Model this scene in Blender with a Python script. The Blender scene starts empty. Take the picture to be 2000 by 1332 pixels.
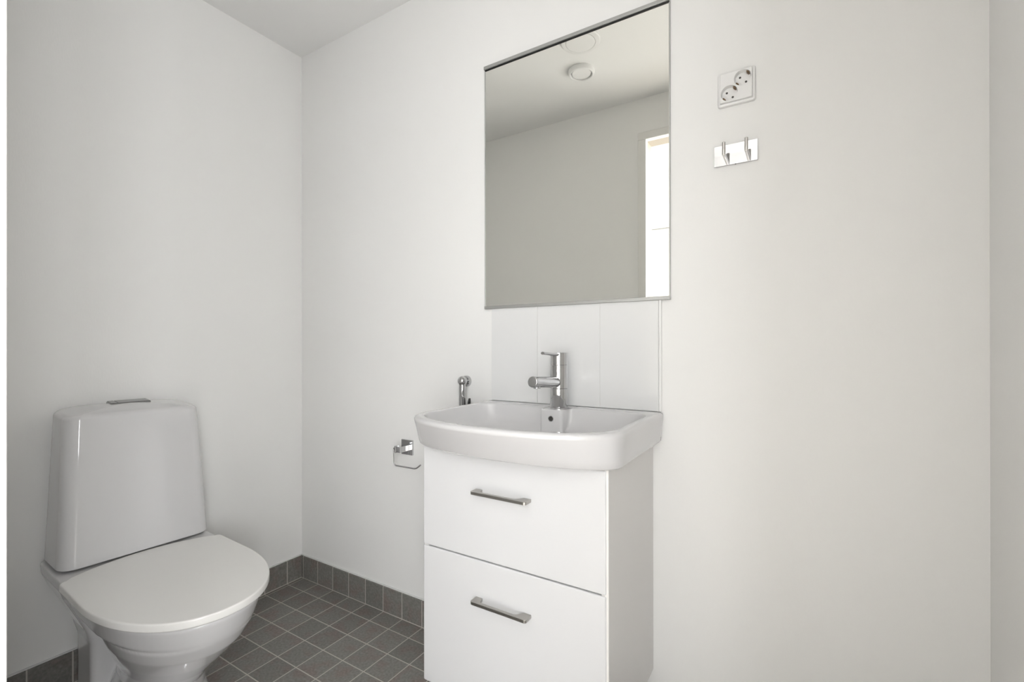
import bpy, bmesh, math, random
from mathutils import Vector, Matrix

S = bpy.context.scene
COL = S.collection
PI = math.pi
random.seed(4)

# ------------------------------------------------------------------ camera
W_PX, H_PX = 2000, 1332
F_PX, CY_PX = 911.58, 676.95
YAW, PITCH, ROLL = 0.55117, 0.00128, -0.00097
fw = Vector((-math.sin(YAW) * math.cos(PITCH), math.cos(YAW) * math.cos(PITCH), math.sin(PITCH)))
rt = fw.cross(Vector((0, 0, 1))).normalized()
up = rt.cross(fw)
cr, sr = math.cos(ROLL), math.sin(ROLL)
r2 = rt * cr + up * sr
u2 = up * cr - rt * sr
cam = bpy.data.cameras.new('camera')
cam_ob = bpy.data.objects.new('camera', cam)
COL.objects.link(cam_ob)
M = Matrix((r2, u2, -fw)).transposed().to_4x4()
M.translation = (1.8990, -1.28919, 1.02496)
cam_ob.matrix_world = M
cam.sensor_fit = 'HORIZONTAL'
cam.sensor_width = 36.0
cam.lens = F_PX / W_PX * 36.0
cam.shift_y = (CY_PX - H_PX / 2) / W_PX
cam.clip_start = 0.01
S.camera = cam_ob

# ------------------------------------------------------------------ world, daylight, exposure
S.view_settings.view_transform = 'Standard'
S.view_settings.look = 'None'
S.view_settings.gamma = 1.0
S.view_settings.use_curve_mapping = False
S.view_settings.exposure = 3.90
world = bpy.data.worlds.new('sky')
S.world = world
world.use_nodes = True
bg = world.node_tree.nodes['Background']
bg.inputs['Color'].default_value = (0.80, 0.90, 1.0, 1)
bg.inputs['Strength'].default_value = 0.08


def area_light(name, loc, direction, sx, sy, watts, color=(1, 1, 1)):
    l = bpy.data.lights.new(name, 'AREA')
    l.shape = 'RECTANGLE'
    l.size, l.size_y = sx, sy
    l.energy = watts
    l.color = color
    o = bpy.data.objects.new(name, l)
    COL.objects.link(o)
    o.location = loc
    o.rotation_euler = Vector(direction).to_track_quat('-Z', 'Z').to_euler()
    return o


# daylight entering the hall through its window, and the low sun on the hall floor
area_light('hall_window_daylight', (3.895, -1.98, 1.345), (-1, 0, 0), 1.04, 1.91, 182.0 / 16, (0.985, 0.99, 1.0))
area_light('added_side_fill', (2.90, -2.745, 1.345), (0, 1, 0), 1.04, 1.91, 68.0 / 16, (0.985, 0.99, 1.0))  # added fill light at an unseen window in the hall's far wall
sun_l = bpy.data.lights.new('sun', 'SUN')
sun_l.energy = 0.95
sun_l.angle = 0.01
sun_l.color = (1.0, 0.98, 0.955)
sun_o = bpy.data.objects.new('sun', sun_l)
COL.objects.link(sun_o)
sun_o.rotation_euler = Vector((-1, 0.03, -0.75)).to_track_quat('-Z', 'Z').to_euler()

# ------------------------------------------------------------------ materials


def new_mat(name, color, rough=0.5, metal=0.0, coat=0.0, ior=1.5):
    m = bpy.data.materials.new(name)
    m.use_nodes = True
    b = m.node_tree.nodes['Principled BSDF']
    b.inputs['Base Color'].default_value = (*color, 1)
    b.inputs['Roughness'].default_value = rough
    b.inputs['Metallic'].default_value = metal
    b.inputs['IOR'].default_value = ior
    b.inputs['Coat Weight'].default_value = coat
    b.inputs['Coat Roughness'].default_value = 0.04
    return m


def noise_bump(m, scale, strength, dist, stretch=(1, 1, 1), detail=3.0):
    nt = m.node_tree
    b = nt.nodes['Principled BSDF']
    tc = nt.nodes.new('ShaderNodeTexCoord')
    mp = nt.nodes.new('ShaderNodeMapping')
    mp.inputs['Scale'].default_value = stretch
    nz = nt.nodes.new('ShaderNodeTexNoise')
    nz.inputs['Scale'].default_value = scale
    nz.inputs['Detail'].default_value = detail
    bp = nt.nodes.new('ShaderNodeBump')
    bp.inputs['Strength'].default_value = strength
    bp.inputs['Distance'].default_value = dist
    nt.links.new(tc.outputs['Object'], mp.inputs['Vector'])
    nt.links.new(mp.outputs['Vector'], nz.inputs['Vector'])
    nt.links.new(nz.outputs['Fac'], bp.inputs['Height'])
    nt.links.new(bp.outputs['Normal'], b.inputs['Normal'])
    return m


WALL = noise_bump(new_mat('white_wall_paint', (0.92, 0.914, 0.898), 0.62), 220, 0.10, 0.002, (1, 1, 0.35))
CEIL = noise_bump(new_mat('white_ceiling_paint', (0.93, 0.926, 0.915), 0.75), 180, 0.10, 0.002)
HALLW = noise_bump(new_mat('white_hall_paint', (0.88, 0.875, 0.86), 0.62), 220, 0.08, 0.002)
CERAMIC = noise_bump(new_mat('white_glazed_ceramic', (0.715, 0.708, 0.712), 0.07, coat=0.4), 14, 0.02, 0.002)
LIDM = noise_bump(new_mat('white_seat_plastic', (0.90, 0.888, 0.862), 0.22), 40, 0.02, 0.001)
CABW = noise_bump(new_mat('white_lacquer', (0.735, 0.735, 0.742), 0.32), 90, 0.02, 0.001)
CABS = noise_bump(new_mat('white_side_board', (0.82, 0.80, 0.78), 0.4), 90, 0.02, 0.001)
PLAST = noise_bump(new_mat('white_plastic', (0.90, 0.895, 0.885), 0.3), 60, 0.02, 0.0005)
SPL = noise_bump(new_mat('white_glazed_tile', (0.83, 0.83, 0.825), 0.12, coat=0.2), 25, 0.02, 0.001)
JOINT = noise_bump(new_mat('light_joint', (0.76, 0.755, 0.74), 0.6), 200, 0.05, 0.0005)
CHROME = noise_bump(new_mat('chrome', (0.55, 0.55, 0.555), 0.05, 1.0), 30, 0.01, 0.0003)
BRUSH = noise_bump(new_mat('brushed_nickel', (0.44, 0.425, 0.40), 0.30, 1.0), 250, 0.08, 0.0004, (0.1, 1, 1))
ALU = noise_bump(new_mat('satin_aluminium', (0.52, 0.52, 0.51), 0.55, 0.9), 200, 0.04, 0.0004, (0.05, 1, 1))
STEEL = noise_bump(new_mat('satin_steel', (0.62, 0.60, 0.58), 0.24, 1.0), 250, 0.05, 0.0004, (1, 1, 0.1))
PLATEM = noise_bump(new_mat('dull_chrome_plate', (0.25, 0.25, 0.247), 0.22, 1.0), 100, 0.02, 0.0003)
BRASS = noise_bump(new_mat('brass_contact', (0.20, 0.13, 0.07), 0.4, 0.8), 100, 0.05, 0.0003)
DARK = noise_bump(new_mat('dark_hole', (0.05, 0.047, 0.045), 0.6), 100, 0.05, 0.0003)
BLACK = noise_bump(new_mat('black_rubber_and_rail_shade', (0.012, 0.012, 0.012), 0.45), 100, 0.05, 0.0003)
MIRR = noise_bump(new_mat('mirror_glass', (0.975, 0.972, 0.925), 0.0, 1.0), 1.0, 0.0, 0.0001)
JAMB = noise_bump(new_mat('cream_door_lining', (0.47, 0.42, 0.35), 0.45), 60, 0.03, 0.0005, (1, 1, 0.1))
FRAMEW = noise_bump(new_mat('white_door_paint', (0.86, 0.85, 0.82), 0.35), 60, 0.03, 0.0005, (1, 1, 0.1))
LAMPW = noise_bump(new_mat('opal_diffuser', (0.93, 0.925, 0.915), 0.4), 60, 0.02, 0.0003)


def wood_mat():
    m = new_mat('pale_oak_boards', (0.5, 0.38, 0.25), 0.4)
    nt = m.node_tree
    b = nt.nodes['Principled BSDF']
    tc = nt.nodes.new('ShaderNodeTexCoord')
    mp = nt.nodes.new('ShaderNodeMapping')
    mp.inputs['Scale'].default_value = (1.2, 14, 1)
    nz = nt.nodes.new('ShaderNodeTexNoise')
    nz.inputs['Scale'].default_value = 3.0
    nz.inputs['Detail'].default_value = 6
    rp = nt.nodes.new('ShaderNodeValToRGB')
    rp.color_ramp.elements[0].color = (0.60, 0.565, 0.52, 1)
    rp.color_ramp.elements[1].color = (0.74, 0.71, 0.665, 1)
    nt.links.new(tc.outputs['Object'], mp.inputs['Vector'])
    nt.links.new(mp.outputs['Vector'], nz.inputs['Vector'])
    nt.links.new(nz.outputs['Fac'], rp.inputs['Fac'])
    nt.links.new(rp.outputs['Color'], b.inputs['Base Color'])
    return m


OAK = wood_mat()


def tile_mat(name, axes, offs, base_joint=None):
    """grey 10 cm stoneware tiles; axes: which object axes carry joints, offs: joint offset per axis"""
    m = new_mat(name, (0.1, 0.1, 0.1), 0.45)
    nt = m.node_tree
    L = nt.links
    b = nt.nodes['Principled BSDF']
    tc = nt.nodes.new('ShaderNodeTexCoord')
    sep = nt.nodes.new('ShaderNodeSeparateXYZ')
    L.new(tc.outputs['Object'], sep.inputs[0])

    def mth(op, a, bb=None, clamp=False):
        n = nt.nodes.new('ShaderNodeMath')
        n.operation = op
        n.use_clamp = clamp
        for i, v in enumerate((a, bb)):
            if v is None:
                continue
            if isinstance(v, (int, float)):
                n.inputs[i].default_value = v
            else:
                L.new(v, n.inputs[i])
        return n.outputs[0]

    joint = None
    cells = []
    for ax in ('X', 'Y', 'Z'):
        if ax not in axes:
            continue
        u = mth('DIVIDE', mth('SUBTRACT', sep.outputs[ax], offs[ax]), 0.1)
        cells.append(mth('FLOOR', u))
        fr = mth('FRACT', u)
        d = mth('MINIMUM', fr, mth('SUBTRACT', 1.0, fr))        # 0 in the joint centre
        g = mth('LESS_THAN', d, 0.0175)
        joint = g if joint is None else mth('MAXIMUM', joint, g)
    if base_joint is not None:
        g = mth('LESS_THAN', sep.outputs['Z'], base_joint)
        joint = mth('MAXIMUM', joint, g)
    cmb = nt.nodes.new('ShaderNodeCombineXYZ')
    for i, c in enumerate(cells[:2]):
        L.new(c, cmb.inputs[i])
    wn = nt.nodes.new('ShaderNodeTexWhiteNoise')
    wn.noise_dimensions = '3D'
    L.new(cmb.outputs[0], wn.inputs['Vector'])
    # every tile shows its own piece of the mottling
    add = nt.nodes.new('ShaderNodeVectorMath')
    add.operation = 'MULTIPLY_ADD'
    add.inputs[1].default_value = (7.3, 3.1, 5.7)
    L.new(cmb.outputs[0], add.inputs[0])
    L.new(tc.outputs['Object'], add.inputs[2])
    n1 = nt.nodes.new('ShaderNodeTexNoise')
    n1.inputs['Scale'].default_value = 16
    n1.inputs['Detail'].default_value = 9
    L.new(add.outputs[0], n1.inputs['Vector'])
    n2 = nt.nodes.new('ShaderNodeTexNoise')
    n2.inputs['Scale'].default_value = 130
    n2.inputs['Detail'].default_value = 8
    L.new(add.outputs[0], n2.inputs['Vector'])
    r1 = nt.nodes.new('ShaderNodeValToRGB')
    r1.color_ramp.elements[0].position = 0.36
    r1.color_ramp.elements[0].color = (0.222, 0.184, 0.170, 1)      # reddish brown clouds
    r1.color_ramp.elements[1].position = 0.52
    r1.color_ramp.elements[1].color = (0.216, 0.210, 0.193, 1)      # grey
    L.new(n1.outputs['Fac'], r1.inputs['Fac'])
    k = mth('ADD', mth('MULTIPLY', n2.outputs['Fac'], 1.0), 0.50)
    k2 = mth('ADD', mth('MULTIPLY', wn.outputs['Value'], 0.22), 0.89)
    kk = mth('MULTIPLY', k, k2)
    vm = nt.nodes.new('ShaderNodeVectorMath')
    vm.operation = 'SCALE'
    L.new(r1.outputs['Color'], vm.inputs[0])
    L.new(kk, vm.inputs['Scale'])
    mx = nt.nodes.new('ShaderNodeMix')
    mx.data_type = 'RGBA'
    L.new(joint, mx.inputs['Factor'])
    L.new(vm.outputs[0], mx.inputs['A'])
    mx.inputs['B'].default_value = (0.56, 0.525, 0.485, 1)
    L.new(mx.outputs['Result'], b.inputs['Base Color'])
    L.new(mth('ADD', mth('MULTIPLY', joint, 0.35), 0.42), b.inputs['Roughness'])
    bp = nt.nodes.new('ShaderNodeBump')
    bp.inputs['Strength'].default_value = 0.35
    bp.inputs['Distance'].default_value = 0.0015
    L.new(mth('ADD', mth('SUBTRACT', 1.0, joint), mth('MULTIPLY', n2.outputs['Fac'], 0.25)), bp.inputs['Height'])
    L.new(bp.outputs['Normal'], b.inputs['Normal'])
    return m


TILE_F = tile_mat('grey_floor_tiles', 'XY', {'X': 0.0250, 'Y': -0.0775})
TILE_BX = tile_mat('grey_skirting_tiles', 'X', {'X': 0.0250}, 0.004)
TILE_BY = tile_mat('grey_skirting_tiles_side', 'Y', {'Y': -0.0775}, 0.004)

# ------------------------------------------------------------------ mesh helpers


def link_mesh(name, bm, mat, parent=None, world=True, smooth=35.0):
    """one mesh object; world=True: vertices are given in world space and moved into the parent's space"""
    if parent is not None and world:
        inv = matrix_of(parent).inverted()
        bm.transform(inv)
    bmesh.ops.recalc_face_normals(bm, faces=bm.faces[:])
    me = bpy.data.meshes.new(name)
    bm.to_mesh(me)
    bm.free()
    me.materials.append(mat)
    if smooth:
        for p in me.polygons:
            p.use_smooth = True
        me.set_sharp_from_angle(angle=math.radians(smooth))
    o = bpy.data.objects.new(name, me)
    COL.objects.link(o)
    if smooth:
        wn = o.modifiers.new('weighted', 'WEIGHTED_NORMAL')
        wn.keep_sharp = True
    if parent is not None:
        o.parent = parent
    return o


def matrix_of(o):
    m = o.matrix_basis.copy()
    while o.parent is not None:
        o = o.parent
        m = o.matrix_basis @ m
    return m


def thing(name, label, cat, loc, rotz=0.0, group=None):
    o = bpy.data.objects.new(name, None)
    o.empty_display_size = 0.05
    COL.objects.link(o)
    o.location = loc
    o.rotation_euler = (0, 0, rotz)
    o['label'] = label
    o['category'] = cat
    if group:
        o['group'] = group
    return o


def structure(name, bm, mat, parent=None, smooth=35):
    o = link_mesh(name, bm, mat, parent, smooth=smooth)
    if parent is None:
        o['kind'] = 'structure'
    return o


def box(bm, x0, x1, y0, y1, z0, z1, r=0.0, seg=3):
    g = bmesh.ops.create_cube(bm, size=1.0)
    vs = g['verts']
    for v in vs:
        v.co = Vector(((x0 + x1) / 2 + v.co.x * (x1 - x0), (y0 + y1) / 2 + v.co.y * (y1 - y0), (z0 + z1) / 2 + v.co.z * (z1 - z0)))
    if r > 0:
        es = list({e for v in vs for e in v.link_edges})
        bmesh.ops.bevel(bm, geom=es, offset=r, segments=seg, affect='EDGES', profile=0.5)
    return bm


def newbox(*a, **k):
    return box(bmesh.new(), *a, **k)


def loft(bm, rings, cap0=True, cap1=True):
    vs = [[bm.verts.new(p) for p in r] for r in rings]
    n = len(vs[0])
    for a, b in zip(vs[:-1], vs[1:]):
        for i in range(n):
            j = (i + 1) % n
            bm.faces.new((a[i], a[j], b[j], b[i]))
    if cap0:
        bm.faces.new(vs[0][::-1])
    if cap1:
        bm.faces.new(vs[-1])
    return bm


def frame_of(axis):
    a = Vector(axis).normalized()
    t = Vector((0, 0, 1)) if abs(a.z) < 0.9 else Vector((1, 0, 0))
    u = a.cross(t).normalized()
    return a, u, a.cross(u)


def lathe(bm, origin, axis, prof, n=40, cap0=True, cap1=True):
    """prof: list of (distance along axis, radius)"""
    a, u, v = frame_of(axis)
    o = Vector(origin)
    rings = []
    for d, r in prof:
        rings.append([o + a * d + (u * math.cos(2 * PI * i / n) + v * math.sin(2 * PI * i / n)) * max(r, 1e-5) for i in range(n)])
    return loft(bm, rings, cap0, cap1)


def rod(bm, p0, p1, r, n=28, ch=0.0):
    p0, p1 = Vector(p0), Vector(p1)
    L = (p1 - p0).length
    if ch > 0:
        prof = [(0, r - ch), (ch * 0.3, r - ch * 0.3), (ch, r), (L - ch, r), (L - ch * 0.3, r - ch * 0.3), (L, r - ch)]
    else:
        prof = [(0, r), (L, r)]
    return lathe(bm, p0, p1 - p0, prof, n)


def tube(bm, pts, r, n=14):
    """bent wire through pts"""
    pts = [Vector(p) for p in pts]
    rings = []
    uu = None
    for i, p in enumerate(pts):
        d = (pts[min(i + 1, len(pts) - 1)] - pts[max(i - 1, 0)]).normalized()
        if uu is None:
            _, uu, _ = frame_of(d)
        uu = (uu - d * uu.dot(d)).normalized()
        vv = d.cross(uu)
        rings.append([p + (uu * math.cos(2 * PI * k / n) + vv * math.sin(2 * PI * k / n)) * r for k in range(n)])
    return loft(bm, rings)


def fillet(pts, rad, seg=6):
    """round the inner corners of an open polyline"""
    pts = [Vector(p) for p in pts]
    out = [pts[0]]
    for i in range(1, len(pts) - 1):
        p, a, b = pts[i], pts[i - 1], pts[i + 1]
        da, db = (a - p), (b - p)
        rr = min(rad, da.length * 0.49, db.length * 0.49)
        s, e = p + da.normalized() * rr, p + db.normalized() * rr
        for k in range(seg + 1):
            t = k / seg
            out.append(s * (1 - t) ** 2 + p * 2 * t * (1 - t) + e * t * t)
    out.append(pts[-1])
    return out


def sphere(bm, c, r, seg=24):
    g = bmesh.ops.create_uvsphere(bm, u_segments=seg, v_segments=seg // 2, radius=r)
    bmesh.ops.translate(bm, verts=g['verts'], vec=Vector(c))
    return bm


def rrect(cx, cy, hx, hy, r, n=8):
    """rounded rectangle, counter-clockwise 2-D points"""
    pts = []
    for sx, sy, a0 in ((1, 1, 0), (-1, 1, PI / 2), (-1, -1, PI), (1, -1, 1.5 * PI)):
        for k in range(n + 1):
            a = a0 + PI / 2 * k / n
            pts.append((cx + sx * (hx - r) + r * math.cos(a), cy + sy * (hy - r) + r * math.sin(a)))
    return pts


# ------------------------------------------------------------------ room shell
XR, YF, H = 2.2228, -1.166, 2.3242        # right wall, front wall (with the door), ceiling
T = 0.10
DX0, DX1, DZ = 1.224, 2.10, 2.104         # clear door opening
HY, HX0, HX1, HH = -2.65, -0.6, 3.8, 2.50   # hall beyond the door

structure('floor', newbox(-T, XR + T, YF - T, T, -0.08, 0.0), TILE_F)
structure('ceiling', newbox(-T, XR + T, YF - T, T, H, H + 0.08), CEIL)
structure('wall_left', newbox(-T, 0, YF - T, T, 0, H), WALL)
structure('wall_back', newbox(0, XR, 0, T, 0, H), WALL)
structure('wall_right', newbox(XR, XR + T, YF - T, T, 0, H), WALL)
bm = bmesh.new()
box(bm, 0, DX0 - 0.03, YF - T, YF, 0, H)
box(bm, DX1 + 0.03, XR, YF - T, YF, 0, H)
box(bm, DX0 - 0.03, DX1 + 0.03, YF - T, YF, DZ + 0.03, H)
structure('wall_front', bm, WALL)

BB, BT = 0.0984, 0.0105
structure('baseboard_back', newbox(0, XR, -0.0095, 0, 0, BB, r=0.0008, seg=1), TILE_BX)
structure('baseboard_left', newbox(0, 0.0117, YF, -0.0095, 0, BB, r=0.0008, seg=1), TILE_BY)
structure('baseboard_right', newbox(XR - BT, XR, YF, -0.0095, 0, BB, r=0.0008, seg=1), TILE_BY)
structure('baseboard_front', newbox(0.0117, DX0 - 0.045, YF, YF + BT, 0, BB, r=0.0008, seg=1), TILE_BX)
# white sealant bead where the paint meets the skirting
bm = bmesh.new()
box(bm, 0, XR, -0.0065, 0, BB, BB + 0.004, r=0.0015)
structure('trim_1', bm, JOINT)
structure('trim_2', newbox(0, 0.0080, YF, -0.0065, BB, BB + 0.004, r=0.0015), JOINT)

# door frame in the front wall
FY = YF + 0.0105
bm = bmesh.new()
box(bm, DX0 - 0.042, DX0, YF - 0.026, FY, 0, DZ, r=0.0025)
box(bm, DX1, DX1 + 0.042, YF - 0.026, FY, 0, DZ, r=0.0025)
box(bm, DX0 - 0.042, DX1 + 0.042, YF - 0.026, FY, DZ, DZ + 0.039, r=0.0025)
d1 = structure('door_1', bm, FRAMEW, smooth=35)
bm = bmesh.new()
box(bm, DX0 - 0.03, DX0 - 0.001, YF - T - 0.004, YF - 0.026, 0, DZ + 0.03)
box(bm, DX1 + 0.001, DX1 + 0.03, YF - T - 0.004, YF - 0.026, 0, DZ + 0.03)
box(bm, DX0 - 0.001, DX1 + 0.001, YF - T - 0.004, YF - 0.026, DZ + 0.001, DZ + 0.03)
link_mesh('door_lining', bm, JAMB, d1)
link_mesh('threshold', newbox(DX0, DX1, YF - T, YF, 0, 0.012, r=0.004), ALU, d1)

# the hall on the other side of the door
structure('floor_hall', newbox(HX0, HX1, HY - T, YF - T, -0.08, 0.0), OAK)
structure('ceiling_hall', newbox(HX0 - T, HX1 + T, HY - T, YF - T, HH, HH + 0.08), HALLW)
bm = bmesh.new()
box(bm, HX0 - T, 2.32, HY - T, HY, 0, HH)
box(bm, 3.48, HX1 + T, HY - T, HY, 0, HH)
box(bm, 2.32, 3.48, HY - T, HY, 0, 0.33)
box(bm, 2.32, 3.48, HY - T, HY, 2.36, HH)
structure('wall_hall_far', bm, HALLW)
structure('wall_hall_end', newbox(HX0 - T, HX0, HY, YF - T, 0, HH), HALLW)
bm = bmesh.new()
box(bm, HX1, HX1 + T, HY, -2.56, 0, HH)
box(bm, HX1, HX1 + T, -1.40, YF - T, 0, HH)
box(bm, HX1, HX1 + T, -2.56, -1.40, 0, 0.33)
box(bm, HX1, HX1 + T, -2.56, -1.40, 2.36, HH)
structure('wall_hall_window', bm, HALLW)
bm = bmesh.new()
box(bm, HX0, -T, YF - T, YF - T + 0.08, 0, HH)
box(bm, XR + T, HX1, YF - T, YF - T + 0.08, 0, HH)
box(bm, -T, XR + T, YF - T, YF - T + 0.08, H + 0.08, HH)
structure('wall_hall_near', bm, HALLW)
bm = bmesh.new()
for y0, y1, z0, z1 in ((-2.56, -2.50, 0.33, 2.36), (-1.46, -1.40, 0.33, 2.36), (-2.50, -1.46, 0.33, 0.39), (-2.50, -1.46, 2.30, 2.36), (-2.01, -1.95, 0.39, 2.30)):
    box(bm, HX1 + 0.02, HX1 + 0.08, y0, y1, z0, z1, r=0.003)
w1 = structure('window_1', bm, FRAMEW, smooth=35)
GLASS = bpy.data.materials.new('clear_glass')
GLASS.use_nodes = True
nt = GLASS.node_tree
nt.nodes.clear()
out = nt.nodes.new('ShaderNodeOutputMaterial')
mixs = nt.nodes.new('ShaderNodeMixShader')
mixs.inputs[0].default_value = 0.06
tr_ = nt.nodes.new('ShaderNodeBsdfTransparent')
gl_ = nt.nodes.new('ShaderNodeBsdfGlossy')
gl_.inputs['Roughness'].default_value = 0.0
nt.links.new(tr_.outputs[0], mixs.inputs[1])
nt.links.new(gl_.outputs[0], mixs.inputs[2])
nt.links.new(mixs.outputs[0], out.inputs['Surface'])
link_mesh('pane', newbox(HX1 + 0.048, HX1 + 0.052, -2.50, -1.46, 0.39, 2.30), GLASS, w1)
bm = bmesh.new()
for x0, x1, z0, z1 in ((2.32, 2.38, 0.33, 2.36), (3.42, 3.48, 0.33, 2.36), (2.38, 3.42, 0.33, 0.39), (2.38, 3.42, 2.30, 2.36), (2.87, 2.93, 0.39, 2.30)):
    box(bm, x0, x1, HY - 0.08, HY - 0.02, z0, z1, r=0.003)
w2 = structure('window_2_added', bm, FRAMEW, smooth=35)  # unseen window added to carry the side fill light
link_mesh('pane', newbox(2.38, 3.42, HY - 0.052, HY - 0.048, 0.39, 2.30), GLASS, w2)
# closed white door in the hall's far wall, its frame top shows in the mirror
bm = bmesh.new()
box(bm, 0.10, 0.19, HY, HY + 0.02, 0, 2.07, r=0.004)
box(bm, 1.01, 1.10, HY, HY + 0.02, 0, 2.07, r=0.004)
box(bm, 0.10, 1.10, HY, HY + 0.02, 2.00, 2.09, r=0.004)
d2 = structure('door_2', bm, FRAMEW, smooth=35)
link_mesh('door_leaf', newbox(0.195, 1.005, HY, HY + 0.012, 0.005, 1.995, r=0.002), FRAMEW, d2)
bm = bmesh.new()
rod(bm, (0.94, HY + 0.012, 1.0), (0.94, HY + 0.055, 1.0), 0.009)
rod(bm, (0.945, HY + 0.052, 1.0), (0.83, HY + 0.052, 1.0), 0.009, ch=0.002)
link_mesh('door_handle', bm, STEEL, d2)

# ------------------------------------------------------------------ vanity cabinet
CX = 1.304
CY0, CY1 = -0.356, -0.0005
CZ0, CZ1 = 0.147, 0.7670
X0, X1 = 1.0485, 1.5595
cab = thing('vanity_cabinet', 'white wall-hung vanity cabinet with two drawers under the washbasin', 'cabinet', (CX, -0.18, CZ0))
bm = bmesh.new()
box(bm, X0, X0 + 0.016, CY0 + 0.004, CY1, CZ0, CZ1, r=0.0008, seg=1)
box(bm, X1 - 0.016, X1, CY0 + 0.004, CY1, CZ0, CZ1, r=0.0008, seg=1)
box(bm, X0 + 0.016, X1 - 0.016, CY0 + 0.022, CY1, CZ0, CZ0 + 0.016)
box(bm, X0 + 0.016, X1 - 0.016, CY1 - 0.008, CY1, CZ0 + 0.016, 0.70)
link_mesh('body', bm, CABS, cab)


def handle_bm(x0, x1, z, y_front):
    """flat bow handle: thin bar whose ends broaden into two feet on the drawer front"""
    bm = bmesh.new()
    d = 0.027                     # stand-off
    n = 60
    th = 0.0070                   # height of the bar
    rings = []
    L = x1 - x0
    for i in range(n + 1):
        t = i / n
        x = x0 + L * t
        e = min(t, 1 - t) * L                         # distance from the nearer end
        # outer (front) edge: chamfered at the ends; inner edge: foot then a smooth hollow
        yo = y_front - d + max(0.0, (0.0035 - e)) * 1.0
        if e <= 0.0195:
            yi = y_front + 0.0008
        else:
            k = min(1.0, (e - 0.0195) / (0.006 if t < 0.5 else 0.020))
            k = 1 - (1 - k) ** 2.2
            yi = y_front - (d - 0.0085) * k
        rings.append([(x, yo, z - th / 2), (x, yo, z + th / 2 - 0.0008), (x, yo + 0.0008, z + th / 2), (x, yi, z + th / 2), (x, yi, z - th / 2)])
    loft(bm, rings)
    return bm


HX_L, HX_R = 1.2215, 1.3765
for kind, z0, z1, hz, lab in (('upper', 0.5045, 0.7655, 0.6735, 'shallower upper drawer'), ('lower', CZ0 - 0.003, 0.5015, 0.4085, 'deeper lower drawer')):
    bm = newbox(X0, X1 - 0.0050, CY0, CY0 + 0.018, z0, z1)
    # softly rounded edges of the lacquered front
    es = [e for e in bm.edges if sum(1 for v in e.verts if v.co.y < CY0 + 0.001) == 2]
    vz = [e for e in bm.edges if abs(e.verts[0].co.y - e.verts[1].co.y) > 0.01]
    bmesh.ops.bevel(bm, geom=vz, offset=0.004, segments=4, affect='EDGES', profile=0.5)
    es = [e for e in bm.edges if all(v.co.y < CY0 + 0.0005 for v in e.verts)]
    bmesh.ops.bevel(bm, geom=es, offset=0.0035, segments=4, affect='EDGES', profile=0.5)
    dr = link_mesh('drawer', bm, CABW, cab)
    dr['label'] = lab
    h = link_mesh('handle', handle_bm(HX_L, HX_R, hz, CY0), BRUSH, dr, smooth=30)
    h['label'] = 'brushed metal bow handle'

# ------------------------------------------------------------------ washbasin
bas = thing('washbasin', 'white ceramic washbasin with bowed front on the vanity cabinet', 'washbasin', (CX, -0.2, CZ1))
N1, N2, N3 = 46, 20, 40


def walk(pl, n, first=0.0):
    """n points spread evenly along the open 2-D polyline pl, the last one left out"""
    ds = [0.0]
    for p, q_ in zip(pl[:-1], pl[1:]):
        ds.append(ds[-1] + (q_ - p).length)
    out = []
    k = 0
    for i in range(n):
        d = ds[-1] * (i + first) / (n + first)
        while ds[k + 1] < d:
            k += 1
        f = (d - ds[k]) / max(ds[k + 1] - ds[k], 1e-9)
        out.append(pl[k].lerp(pl[k + 1], f))
    return out


NB = 20                                    # points kept for the tap ledge


def basin_ring(hw, ys, D, z, yb=-0.001, block=None, m=2.2, rc=0.004):
    """half outline from the back centre round the +x side to the front centre, then mirrored"""
    if block is None:
        x1 = 0.060
        led = [Vector((x1 * i / NB, yb, 0)) for i in range(NB)]
        rest = fillet([(x1, yb, 0), (hw, yb, 0), (hw, -ys, 0)], rc, 5)
        half = led + walk(rest, N1 + N2 - NB)
    else:
        bw, by, br = block
        pl = fillet([(0, by, 0), (bw, by, 0), (bw, yb, 0), (bw + 0.05, yb, 0)], br, 5)
        led = [pl[0].lerp(pl[1], i / 8) for i in range(8)] + pl[1:-1]      # 8 + 12 points
        rest = fillet([pl[-2], (hw, yb, 0), (hw, -ys, 0)], rc, 8)
        half = led + walk(rest, N1 + N2 - NB, 1.0)
    half = [(p.x, p.y) for p in half]
    for i in range(N3 + 1):
        a = PI / 2 * i / N3
        cu, sv = math.cos(a) ** (2 / 2.0), math.sin(a) ** (2 / m)
        half.append((hw * cu, -ys - (D - ys) * sv))
    pts = [(CX + x, y, z) for x, y in half]
    pts += [(CX - x, y, z) for x, y in half[-2:0:-1]]
    return pts


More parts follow.
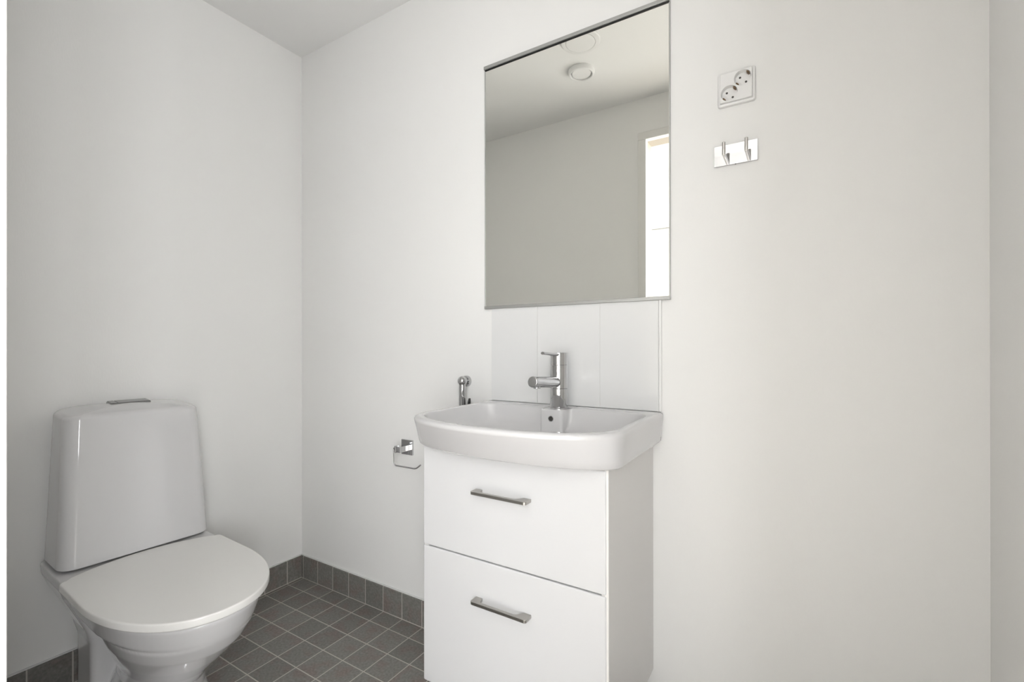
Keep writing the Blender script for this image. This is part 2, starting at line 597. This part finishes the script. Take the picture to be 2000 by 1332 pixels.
ZT = 0.8495
rings = [
    basin_ring(0.150, 0.20, 0.300, 0.7675),
    basin_ring(0.2680, 0.312, 0.404, 0.7675, m=2.5),
    basin_ring(0.2745, 0.318, 0.413, 0.7690, m=2.5),
    basin_ring(0.2780, 0.322, 0.418, 0.7735, m=2.5),
    basin_ring(0.2795, 0.325, 0.426, 0.7860, m=2.45),
    basin_ring(0.2815, 0.326, 0.447, 0.8150, m=2.3),
    basin_ring(0.2835, 0.326, 0.464, 0.8360),
    basin_ring(0.2835, 0.326, 0.466, 0.8420),
    basin_ring(0.2815, 0.324, 0.464, 0.8465),
    basin_ring(0.2775, 0.320, 0.460, 0.8490),
    basin_ring(0.2725, 0.315, 0.455, ZT),
    basin_ring(0.2660, 0.310, 0.449, ZT, -0.056, (0.0325, -0.110, 0.010), rc=0.06),
    basin_ring(0.2630, 0.307, 0.446, ZT - 0.0015, -0.059, (0.0340, -0.112, 0.010), rc=0.06),
    basin_ring(0.2610, 0.305, 0.444, ZT - 0.0050, -0.061, (0.0345, -0.1125, 0.010), rc=0.06),
    basin_ring(0.2550, 0.297, 0.430, 0.8200, -0.066, (0.0350, -0.113, 0.010), rc=0.06),
    basin_ring(0.2430, 0.285, 0.405, 0.7980, -0.076, (0.0350, -0.114, 0.010), rc=0.06),
    basin_ring(0.2250, 0.265, 0.370, 0.7850, -0.090, (0.0350, -0.115, 0.010), rc=0.06),
    basin_ring(0.1500, 0.240, 0.310, 0.7760, -0.130, (0.0350, -0.1350, 0.004), rc=0.06),
]
link_mesh('bowl', loft(bmesh.new(), rings), CERAMIC, bas, smooth=50)
bm = bmesh.new()
a0 = (CX, -0.1130, 0.8235)
lathe(bm, a0, (0, -1, 0), [(-0.004, 0.0062), (0.0012, 0.0066), (0.0020, 0.0074), (0.0012, 0.0084), (-0.002, 0.0086)], 30, False, False)
ovf = link_mesh('overflow_ring', bm, CHROME, bas)
link_mesh('overflow_hole', lathe(bmesh.new(), a0, (0, -1, 0), [(-0.003, 0.0068), (0.0004, 0.0068)], 30), DARK, ovf)
bm = lathe(bmesh.new(), (CX, -0.21, 0.7755), (0, 0, 1), [(0, 0.030), (0.003, 0.030), (0.005, 0.027), (0.006, 0.020)], 36)
link_mesh('drain', bm, CHROME, bas)

# ------------------------------------------------------------------ mixer tap
FX, FYc = CX, -0.060
tap = thing('mixer_tap', 'chrome single-lever mixer tap on the back ledge of the washbasin', 'tap', (FX, FYc, ZT))
R = 0.0258
bm = lathe(bmesh.new(), (FX, FYc, ZT), (0, 0, 1),
           [(0, R - 0.002), (0.002, R - 0.0015), (0.003, R), (0.0560, R), (0.0568, R - 0.0012), (0.0576, R), (0.1237, R), (0.1243, R - 0.0006)], 56)
body = link_mesh('body', bm, CHROME, tap)
bm = bmesh.new()
lathe(bm, (FX, FYc, ZT), (0, 0, 1), [(0.1243, R - 0.0006), (0.1250, R), (0.1580, R), (0.1592, R - 0.0005), (0.1600, R - 0.002), (0.1602, 0.012)], 56)
# flat lever
lev = []
for i in range(13):
    t = i / 12
    y = FYc - 0.012 - 0.090 * t
    w = 0.0125 - 0.0055 * t
    zc = ZT + 0.1535 + 0.0055 * t
    hh = 0.0052 - 0.0012 * t
    if t > 0.9:
        w *= 0.8
    lev.append([(FX + w * math.cos(2 * PI * k / 20), y, zc + hh * math.sin(2 * PI * k / 20)) for k in range(20)])
loft(bm, lev)
link_mesh('lever', bm, CHROME, tap)
bm = bmesh.new()
zs = ZT + 0.0845
lathe(bm, (FX, FYc - 0.010, zs - 0.0105), (0, -1, 0.068), [(0, 0.0152), (0.1465, 0.0152), (0.1488, 0.0145), (0.1500, 0.0130), (0.1502, 0.0100)], 40)
sp = link_mesh('spout', bm, CHROME, tap)
bm = lathe(bmesh.new(), (FX, FYc - 0.135, zs - 0.010), (0, 0, -1), [(0, 0.0100), (0.0082, 0.0100), (0.0092, 0.0092), (0.0092, 0.007)], 32)
link_mesh('aerator', bm, CHROME, sp)

# ------------------------------------------------------------------ splashback
spl = thing('splashback', 'white glazed tile splashback between the mirror and the washbasin', 'splashback', (CX, 0, 0.85))
SX0, SX1, SZ0, SZ1 = 1.0310, 1.5835, 0.8505, 1.1555
link_mesh('grout', newbox(SX0, SX1 - 0.006, -0.0045, 0.0, SZ0, SZ1 - 0.001), JOINT, spl)
for a, b in ((SX0, 1.2025), (1.2045, 1.4080), (1.4100, SX1 - 0.0085)):
    link_mesh('tile', newbox(a, b, -0.0060, -0.0040, SZ0, SZ1, r=0.0007, seg=2), SPL, spl)
link_mesh('edge_strip', newbox(SX1 - 0.0075, SX1, -0.0085, 0.0, SZ0, SZ1, r=0.0025), PLAST, spl)

# ------------------------------------------------------------------ mirror
MX0, MX1, MZ0, MZ1 = 1.0070, 1.6070, 1.1530, 1.9550
mir = thing('wall_mirror', 'rectangular mirror with slim aluminium rails above the washbasin', 'mirror', ((MX0 + MX1) / 2, 0, MZ0))
link_mesh('glass', newbox(MX0 + 0.0005, MX1 - 0.0005, -0.0100, -0.0062, MZ0 + 0.003, MZ1 - 0.003), MIRR, mir, smooth=None)
bm = bmesh.new()
box(bm, MX0, MX0 + 0.0025, -0.0106, -0.0005, MZ0 + 0.002, MZ1 - 0.002)
box(bm, MX1 - 0.0025, MX1, -0.0106, -0.0005, MZ0 + 0.002, MZ1 - 0.002)
box(bm, MX0 + 0.0025, MX1 - 0.0025, -0.0055, -0.0005, MZ0 + 0.002, MZ1 - 0.002)
link_mesh('backing', bm, ALU, mir, smooth=None)
link_mesh('top_rail', newbox(MX0 - 0.0006, MX1 + 0.0006, -0.0165, -0.0004, MZ1 - 0.0075, MZ1 + 0.003, r=0.0012), ALU, mir)
shade_strip = link_mesh('rail_shade', newbox(MX0 + 0.0012, MX1 - 0.0004, -0.0125, -0.0102, MZ1 - 0.0108, MZ1 - 0.0074, r=0.0005, seg=1), BLACK, mir)  # black strip stands in for the dark reflection of the rail's underside
shade_strip['label'] = 'dark strip standing for the shade under the top rail'
link_mesh('bottom_rail', newbox(MX0 - 0.0006, MX1 + 0.0006, -0.0140, -0.0004, MZ0 - 0.0015, MZ0 + 0.0085, r=0.0015), ALU, mir)

# ------------------------------------------------------------------ twin socket
KX, KZ = 1.7670, 1.6725
soc = thing('power_socket', 'white square twin power socket on the wall above the coat hooks', 'socket', (KX, 0, KZ))


def plate_xz(bm, cx, cz, h, y0, y1, r, rc):
    """rounded square plate standing on the back wall, with a softened front edge"""
    sec = [(y0, 0.0), (y1 + rc, 0.0), (y1 + rc * 0.35, rc * 0.30), (y1, rc)]
    rings = []
    for y, ins in sec:
        rings.append([(x, y, z) for x, z in rrect(cx, cz, h - ins, h - ins, max(r - ins, 0.0006), 6)])
    return rings


pr = plate_xz(None, KX, KZ, 0.0425, -0.0005, -0.0095, 0.006, 0.004)
for y in (-0.0095, -0.0005):
    pr.append([(x, y, z) for x, z in rrect(KX, KZ, 0.0363, 0.0363, 0.0022, 6)])
link_mesh('frame', loft(bmesh.new(), pr, False, False), PLAST, soc)
cut = 0.0150
# insert with two round wells, made as a face with holes
HI = 0.0360
bm = bmesh.new()
YI = -0.0165
nseg = 48
RW = 0.0192
centres = ((KX + cut, KZ + cut), (KX - cut, KZ - cut))
outer = rrect(KX, KZ, HI - 0.0008, HI - 0.0008, 0.0015, 4)
side0 = rrect(KX, KZ, HI, HI, 0.002, 4)
vo = [bm.verts.new((x, YI, z)) for x, z in outer]
vs_ = [bm.verts.new((x, YI + 0.0008, z)) for x, z in side0]
vb = [bm.verts.new((x, -0.0090, z)) for x, z in side0]
n = len(vo)
edges = []
for i in range(n):
    j = (i + 1) % n
    edges.append(bm.edges.new((vo[i], vo[j])))
    bm.faces.new((vo[i], vo[j], vs_[j], vs_[i]))
    bm.faces.new((vs_[i], vs_[j], vb[j], vb[i]))
wells = []
for cx, cz in centres:
    ring = [bm.verts.new((cx + RW * math.cos(2 * PI * k / nseg), YI, cz + RW * math.sin(2 * PI * k / nseg))) for k in range(nseg)]
    low = [bm.verts.new((cx + (RW - 0.0012) * math.cos(2 * PI * k / nseg), YI + 0.0125, cz + (RW - 0.0012) * math.sin(2 * PI * k / nseg))) for k in range(nseg)]
    for k in range(nseg):
        j = (k + 1) % nseg
        edges.append(bm.edges.new((ring[k], ring[j])))
        bm.faces.new((ring[k], low[k], low[j], ring[j]))
    bm.faces.new(low)
bmesh.ops.triangle_fill(bm, use_beauty=True, use_dissolve=False, edges=edges)
dead = []
for f in bm.faces:
    c = f.calc_center_median()
    if all(abs(v.co.y - YI) < 1e-6 for v in f.verts) and any(math.hypot(c.x - a, c.z - b) < RW * 0.985 for a, b in centres):
        dead.append(f)
bmesh.ops.delete(bm, geom=dead, context='FACES_ONLY')
ins = link_mesh('insert', bm, PLAST, soc, smooth=30)
q = math.sqrt(0.5)
for cx, cz in centres:
    yb = YI + 0.0125
    for s in (1, -1):
        hx, hz = cx + s * 0.0095 * q, cz - s * 0.0095 * q
        link_mesh('pin_hole', lathe(bmesh.new(), (hx, yb + 0.001, hz), (0, -1, 0), [(0, 0.0026), (0.0013, 0.0026)], 18), DARK, ins)
        bx, bz = cx + s * 0.0165 * q, cz + s * 0.0165 * q
        bm = bmesh.new()
        g = newbox(-0.0038, 0.0038, -0.0065, 0.0055, -0.0014, 0.0012, r=0.0004, seg=1)
        g.transform(Matrix.Translation((bx, YI + 0.0070, bz)) @ Matrix.Rotation(-s * 0 + PI / 4, 4, 'Y'))
        c = link_mesh('earth_clip', g, BRASS, ins)

# ------------------------------------------------------------------ coat hook plate
PX0, PX1, PZ0, PZ1 = 1.7152, 1.8140, 1.4825, 1.5340
hk = thing('hook_rack', 'small chrome hook plate with two hooks on the wall below the power socket', 'hooks', ((PX0 + PX1) / 2, 0, PZ0))
link_mesh('plate', newbox(PX0, PX1, -0.0060, -0.0004, PZ0, PZ1, r=0.0006, seg=2), CHROME, hk)
for x in (1.7430, 1.7925):
    bm = bmesh.new()
    rod(bm, (x, -0.0055, 1.4980), (x, -0.0470, 1.4980), 0.0040, ch=0.0004)
    rod(bm, (x, -0.0450, 1.4955), (x, -0.0450, 1.5260), 0.0040, ch=0.0007)
    link_mesh('hook', bm, STEEL, hk)
link_mesh('grub_screw', lathe(bmesh.new(), ((PX0 + PX1) / 2, -0.0032, PZ0 + 0.0004), (0, 0, -1), [(0, 0.0016), (0.0009, 0.0016)], 16), DARK, hk)

# ------------------------------------------------------------------ toilet paper holder
tp = thing('toilet_paper_holder', 'empty chrome toilet paper holder on the wall left of the vanity cabinet', 'toilet paper holder', (0.648, 0, 0.65))
link_mesh('wall_plate', newbox(0.6200, 0.6760, -0.0070, -0.0004, 0.6230, 0.6785, r=0.0008, seg=2), CHROME, tp)
bm = bmesh.new()
box(bm, 0.6370, 0.6590, -0.0520, -0.0065, 0.6390, 0.6600, r=0.0015)
box(bm, 0.6300, 0.6372, -0.0530, -0.0350, 0.6365, 0.6625, r=0.0010)
link_mesh('arm', bm, CHROME, tp)
pts = fillet([(0.6310, -0.0450, 0.6530), (0.6190, -0.0450, 0.6530), (0.6215, -0.0450, 0.5890), (0.7290, -0.0450, 0.5890), (0.7520, -0.0450, 0.6060)], 0.012, 7)
link_mesh('wire_bow', tube(bmesh.new(), pts, 0.0027), CHROME, tp, smooth=60)

# ------------------------------------------------------------------ bidet hand shower
bd = thing('bidet_shower', 'chrome bidet hand shower hanging on the wall behind the washbasin', 'hand shower', (0.93, 0, 0.80))
bm = lathe(bmesh.new(), (0.9250, 0, 0.9085), (0, -1, 0), [(0.0004, 0.0190), (0.0100, 0.0190), (0.0130, 0.0170), (0.0140, 0.0120), (0.0280, 0.0110)], 40)
link_mesh('wall_bracket', bm, CHROME, bd)
bm = bmesh.new()
sphere(bm, (0.9350, -0.0400, 0.9115), 0.0165, 32)
lathe(bm, (0.9350, -0.0400, 0.9080), (0, 0, -1), [(0, 0.0112), (0.02, 0.0118), (0.06, 0.0122), (0.12, 0.0115), (0.17, 0.0100), (0.19, 0.0085)], 32)
hs = link_mesh('spray_handle', bm, CHROME, bd)
bm = bmesh.new()
tr = []
for i in range(9):
    t = i / 8
    r = 0.0058 * math.sin(PI * (0.12 + 0.76 * t)) ** 0.5
    c = Vector((0.9600 - 0.004 * t, -0.0330, 0.8540 - 0.034 * t))
    tr.append([c + Vector((r * 0.75 * math.cos(2 * PI * k / 16), r * 1.2 * math.sin(2 * PI * k / 16), 0)) for k in range(16)])
loft(bm, tr)
t = link_mesh('trigger', bm, BLACK, hs)
t['label'] = 'black trigger button'
hose = fillet([(0.9350, -0.0400, 0.722), (0.935, -0.040, 0.55), (0.925, -0.035, 0.32), (0.95, -0.03, 0.24), (1.00, -0.03, 0.30), (1.04, -0.03, 0.40)], 0.06, 8)
hb = link_mesh('hose', tube(bmesh.new(), hose, 0.0060), STEEL, bd, smooth=60)

# ------------------------------------------------------------------ ceiling fittings (seen in the mirror)
lamp = thing('ceiling_light', 'flat round white ceiling light, upper of two fittings reflected in the mirror', 'ceiling light', (1.112, -0.568, H))
lathe_o = (1.112, -0.568, H)
link_mesh('ring', lathe(bmesh.new(), lathe_o, (0, 0, -1), [(0.0002, 0.0830), (0.0050, 0.0830), (0.0085, 0.0800), (0.0095, 0.0740), (0.0095, 0.0640), (0.0070, 0.0625)], 64, True, True), PLAST, lamp)
link_mesh('diffuser', lathe(bmesh.new(), lathe_o, (0, 0, -1), [(0.0071, 0.0612), (0.0110, 0.0605), (0.0118, 0.0560), (0.0120, 0.0300)], 64), LAMPW, lamp)
vent = thing('extract_valve', 'round white extract air valve on the ceiling, lower fitting reflected in the mirror', 'air vent', (1.030, -0.770, H))
vo_ = (1.030, -0.770, H)
bm = lathe(bmesh.new(), vo_, (0, 0, -1), [(0.0002, 0.0610), (0.0060, 0.0610), (0.0160, 0.0590), (0.0200, 0.0565), (0.0210, 0.0530), (0.0195, 0.0500), (0.0120, 0.0480), (0.0040, 0.0475)], 56, True, True)
link_mesh('ring', bm, PLAST, vent)
link_mesh('disc', lathe(bmesh.new(), vo_, (0, 0, -1), [(0.0040, 0.0060), (0.0090, 0.0070), (0.0095, 0.0420), (0.0120, 0.0445), (0.0150, 0.0440), (0.0165, 0.0390)], 56), PLAST, vent)

# ------------------------------------------------------------------ toilet (built in its own space: +x away from the wall)
toi = thing('toilet', 'white ceramic toilet with closed lid standing against the left wall', 'toilet', (0.010, -0.6660, 0), math.radians(-2.5))


def d_ring(xb, xf, w, z, e=2.3, n=72, ycen=0.0, flat=0.35):
    """D-shaped outline: straight back, sides parallel for `flat` of the length, rounded front"""
    xs = xb + (xf - xb) * flat
    half = []
    nb, ns, nf = 8, 10, 20
    rb = min(0.03, w * 0.3)
    for i in range(nb):
        half.append((xb, (w - rb) * i / nb))
    for i in range(5):
        a = PI / 2 * i / 5
        half.append((xb + rb - rb * math.cos(a), w - rb + rb * math.sin(a)))
    for i in range(ns):
        half.append((xb + rb + (xs - xb - rb) * i / ns, w))
    for i in range(nf + 1):
        a = PI / 2 * i / nf
        half.append((xs + (xf - xs) * math.sin(a) ** (2 / e), w * math.cos(a) ** (2 / e)))
    pts = [(x, y + ycen, z) for x, y in half]
    pts += [(x, -y + ycen, z) for x, y in half[-2:0:-1]]
    return pts


def egg_ring(xb, xf, w, z, e=2.1, mid=0.46, eb=2.2):
    """egg-shaped outline with a rounded back, same point count as d_ring"""
    xs = xb + (xf - xb) * mid
    half = []
    for i in range(23):
        a = PI / 2 * i / 23
        half.append((xs - (xs - xb) * math.cos(a) ** (2 / eb), w * math.sin(a) ** (2 / eb)))
    for i in range(21):
        a = PI / 2 * i / 20
        half.append((xs + (xf - xs) * math.sin(a) ** (2 / e), w * math.cos(a) ** (2 / e)))
    pts = [(x, y, z) for x, y in half]
    pts += [(x, -y, z) for x, y in half[-2:0:-1]]
    return pts


bm = bmesh.new()
# bowl and front foot
loft(bm, [
    d_ring(0.10, 0.545, 0.120, 0.000, flat=0.45),
    d_ring(0.10, 0.545, 0.120, 0.012, flat=0.45),
    egg_ring(0.14, 0.515, 0.104, 0.045, 2.3),
    egg_ring(0.17, 0.498, 0.091, 0.090, 2.3),
    egg_ring(0.20, 0.512, 0.088, 0.130),
    egg_ring(0.23, 0.562, 0.100, 0.178),
    egg_ring(0.24, 0.620, 0.122, 0.228),
    egg_ring(0.24, 0.676, 0.143, 0.280, 2.15),
    egg_ring(0.23, 0.702, 0.156, 0.318, 2.2),
    d_ring(0.26, 0.706, 0.160, 0.325, 2.2, flat=0.33),
    d_ring(0.24, 0.722, 0.176, 0.368, 2.2, flat=0.33),
    d_ring(0.24, 0.726, 0.178, 0.383, 2.2, flat=0.33),
    d_ring(0.24, 0.722, 0.176, 0.386, 2.2, flat=0.33),
])
# protruding rim band
loft(bm, [
    d_ring(0.245, 0.698, 0.162, 0.324, 2.2, flat=0.33),
    d_ring(0.240, 0.708, 0.170, 0.329, 2.2, flat=0.33),
    d_ring(0.235, 0.730, 0.182, 0.380, 2.2, flat=0.33),
    d_ring(0.237, 0.728, 0.180, 0.387, 2.2, flat=0.33),
])


def slab(xb, xf, w, z, r):
    return [(x, y, z) for x, y in rrect((xb + xf) / 2, 0, (xf - xb) / 2, w, r, 8)]


# rear pedestal flaring into the deck under the tank
loft(bm, [
    slab(0.078, 0.215, 0.121, 0.000, 0.018),
    slab(0.074, 0.215, 0.119, 0.100, 0.018),
    slab(0.070, 0.215, 0.119, 0.190, 0.018),
    slab(0.050, 0.216, 0.131, 0.240, 0.018),
    slab(0.030, 0.218, 0.154, 0.295, 0.018),
    slab(0.018, 0.226, 0.176, 0.345, 0.022),
    slab(0.014, 0.262, 0.1880, 0.378, 0.028),
    slab(0.014, 0.270, 0.1900, 0.4065, 0.028),
])
bowl = link_mesh('bowl', bm, CERAMIC, toi, world=False, smooth=None)
md = bowl.modifiers.new('fuse', 'REMESH')
md.mode = 'VOXEL'
md.voxel_size = 0.0035
md.use_smooth_shade = True
sm = bowl.modifiers.new('soften', 'SMOOTH')
sm.factor = 0.5
sm.iterations = 12


def tank_ring(z, xf, w, ins=0.0, r=0.036, bulge=0.006):
    xb = 0.016
    pts = []
    base = rrect((xb + xf) / 2, 0, (xf - xb) / 2 - ins, w - ins, max(r - ins * 0.6, 0.008), 10)
    for x, y in base:
        f = max(0.0, (x - (xb + xf) / 2) / ((xf - xb) / 2))
        x += bulge * f * (1 - (y / w) ** 2)
        pts.append((x, y, z))
    return pts


def tank_w(t):
    return 0.1860 - 0.0180 * t


rings = [tank_ring(0.4125, 0.197, 0.1825, 0.003), tank_ring(0.4135, 0.1995, 0.1845, 0.001), tank_ring(0.4160, 0.200, 0.1860)]
for i in range(1, 11):
    t = i / 10
    rings.append(tank_ring(0.416 + 0.409 * t, 0.200 - 0.032 * t ** 1.2, tank_w(t)))
for k in range(1, 7):
    a = PI / 2 * k / 6
    rings.append(tank_ring(0.825 + 0.014 * math.sin(a), 0.168, tank_w(1), 0.014 * (1 - math.cos(a))))


def crown(p):
    x, y, z = p
    c = max(0.0, 1 - (y / 0.16) ** 2) * 0.014
    k = max(0.0, min(1.0, (z - 0.78) / 0.06))
    return (x, y + 0.004, z + c * k - 0.10 * k * (x - 0.060))


rings = [[crown(p) for p in r] for r in rings]
top = rings[-1]
cxm, cym = 0.09, 0.0
for s in (0.8, 0.55, 0.3, 0.1):
    rg = []
    for x, y, z in top:
        xx, yy = cxm + (x - cxm) * s, cym + (y - cym) * s
        rg.append((xx, yy, 0.839 + max(0.0, 1 - ((yy - 0.004) / 0.16) ** 2) * 0.014 + 0.002 * (1 - s) - 0.10 * (xx - 0.060)))
    rings.append(rg)
link_mesh('tank', loft(bmesh.new(), rings), CERAMIC, toi, world=False, smooth=50)

# push plate on the tank


def tilt(b):
    for v in b.verts:
        v.co.z -= 0.10 * (v.co.x - 0.060)
    return b


bm = bmesh.new()
bz = 0.8532
loft(bm, [[(x, y, z) for x, y in rrect(0.0705, 0.008, 0.024 - i, 0.052 - i, 0.006, 6)] for z, i in ((bz - 0.006, 0), (bz + 0.0010, 0), (bz + 0.0020, 0.0012), (bz + 0.0022, 0.004))])
btn = link_mesh('flush_plate', tilt(bm), PLATEM, toi, world=False)
bm = bmesh.new()
for y0, y1 in ((-0.0415, -0.0260), (-0.0245, 0.0575)):
    box(bm, 0.0490, 0.0920, y0, y1, bz + 0.001, bz + 0.0040, r=0.0012)
link_mesh('flush_button', tilt(bm), PLATEM, btn, world=False)

# seat and closed lid
LZ = 0.4105


def lid_ring(z, ins=0.0):
    xb, xt, w = 0.251, 0.742, 0.196
    bow = 0.054
    half = []
    nb = 14
    rb = 0.016
    xs = xb + (xt - xb) * 0.36
    for i in range(nb):
        y = (w - rb) * i / nb
        half.append((xb - bow * (1 - (y / w) ** 2) + ins, y))
    for i in range(6):
        a = PI / 2 * i / 6
        half.append((xb + rb - (rb - ins) * math.cos(a) - 0.002 * (1 - i / 6), w - rb + (rb - ins) * math.sin(a)))
    for i in range(10):
        half.append((xb + rb + (xs - xb - rb) * i / 10, w - ins))
    for i in range(29):
        a = PI / 2 * i / 28
        half.append((xs + (xt - ins - xs) * math.sin(a) ** (2 / 2.15), (w - ins) * math.cos(a) ** (2 / 2.15)))
    pts = [(x, y, z) for x, y in half]
    pts += [(x, -y, z) for x, y in half[-2:0:-1]]
    return pts


lid = link_mesh('lid', loft(bmesh.new(), [lid_ring(0.3905, 0.004), lid_ring(0.3915, 0.001), lid_ring(0.3940, 0.0), lid_ring(0.4065, 0.0), lid_ring(0.4090, 0.0009), lid_ring(0.4100, 0.0022), lid_ring(LZ, 0.0050)]), LIDM, toi, world=False, smooth=50)
link_mesh('seat', loft(bmesh.new(), [lid_ring(0.3855, 0.012), lid_ring(0.3885, 0.010), lid_ring(0.3910, 0.010)]), LIDM, toi, world=False, smooth=50)
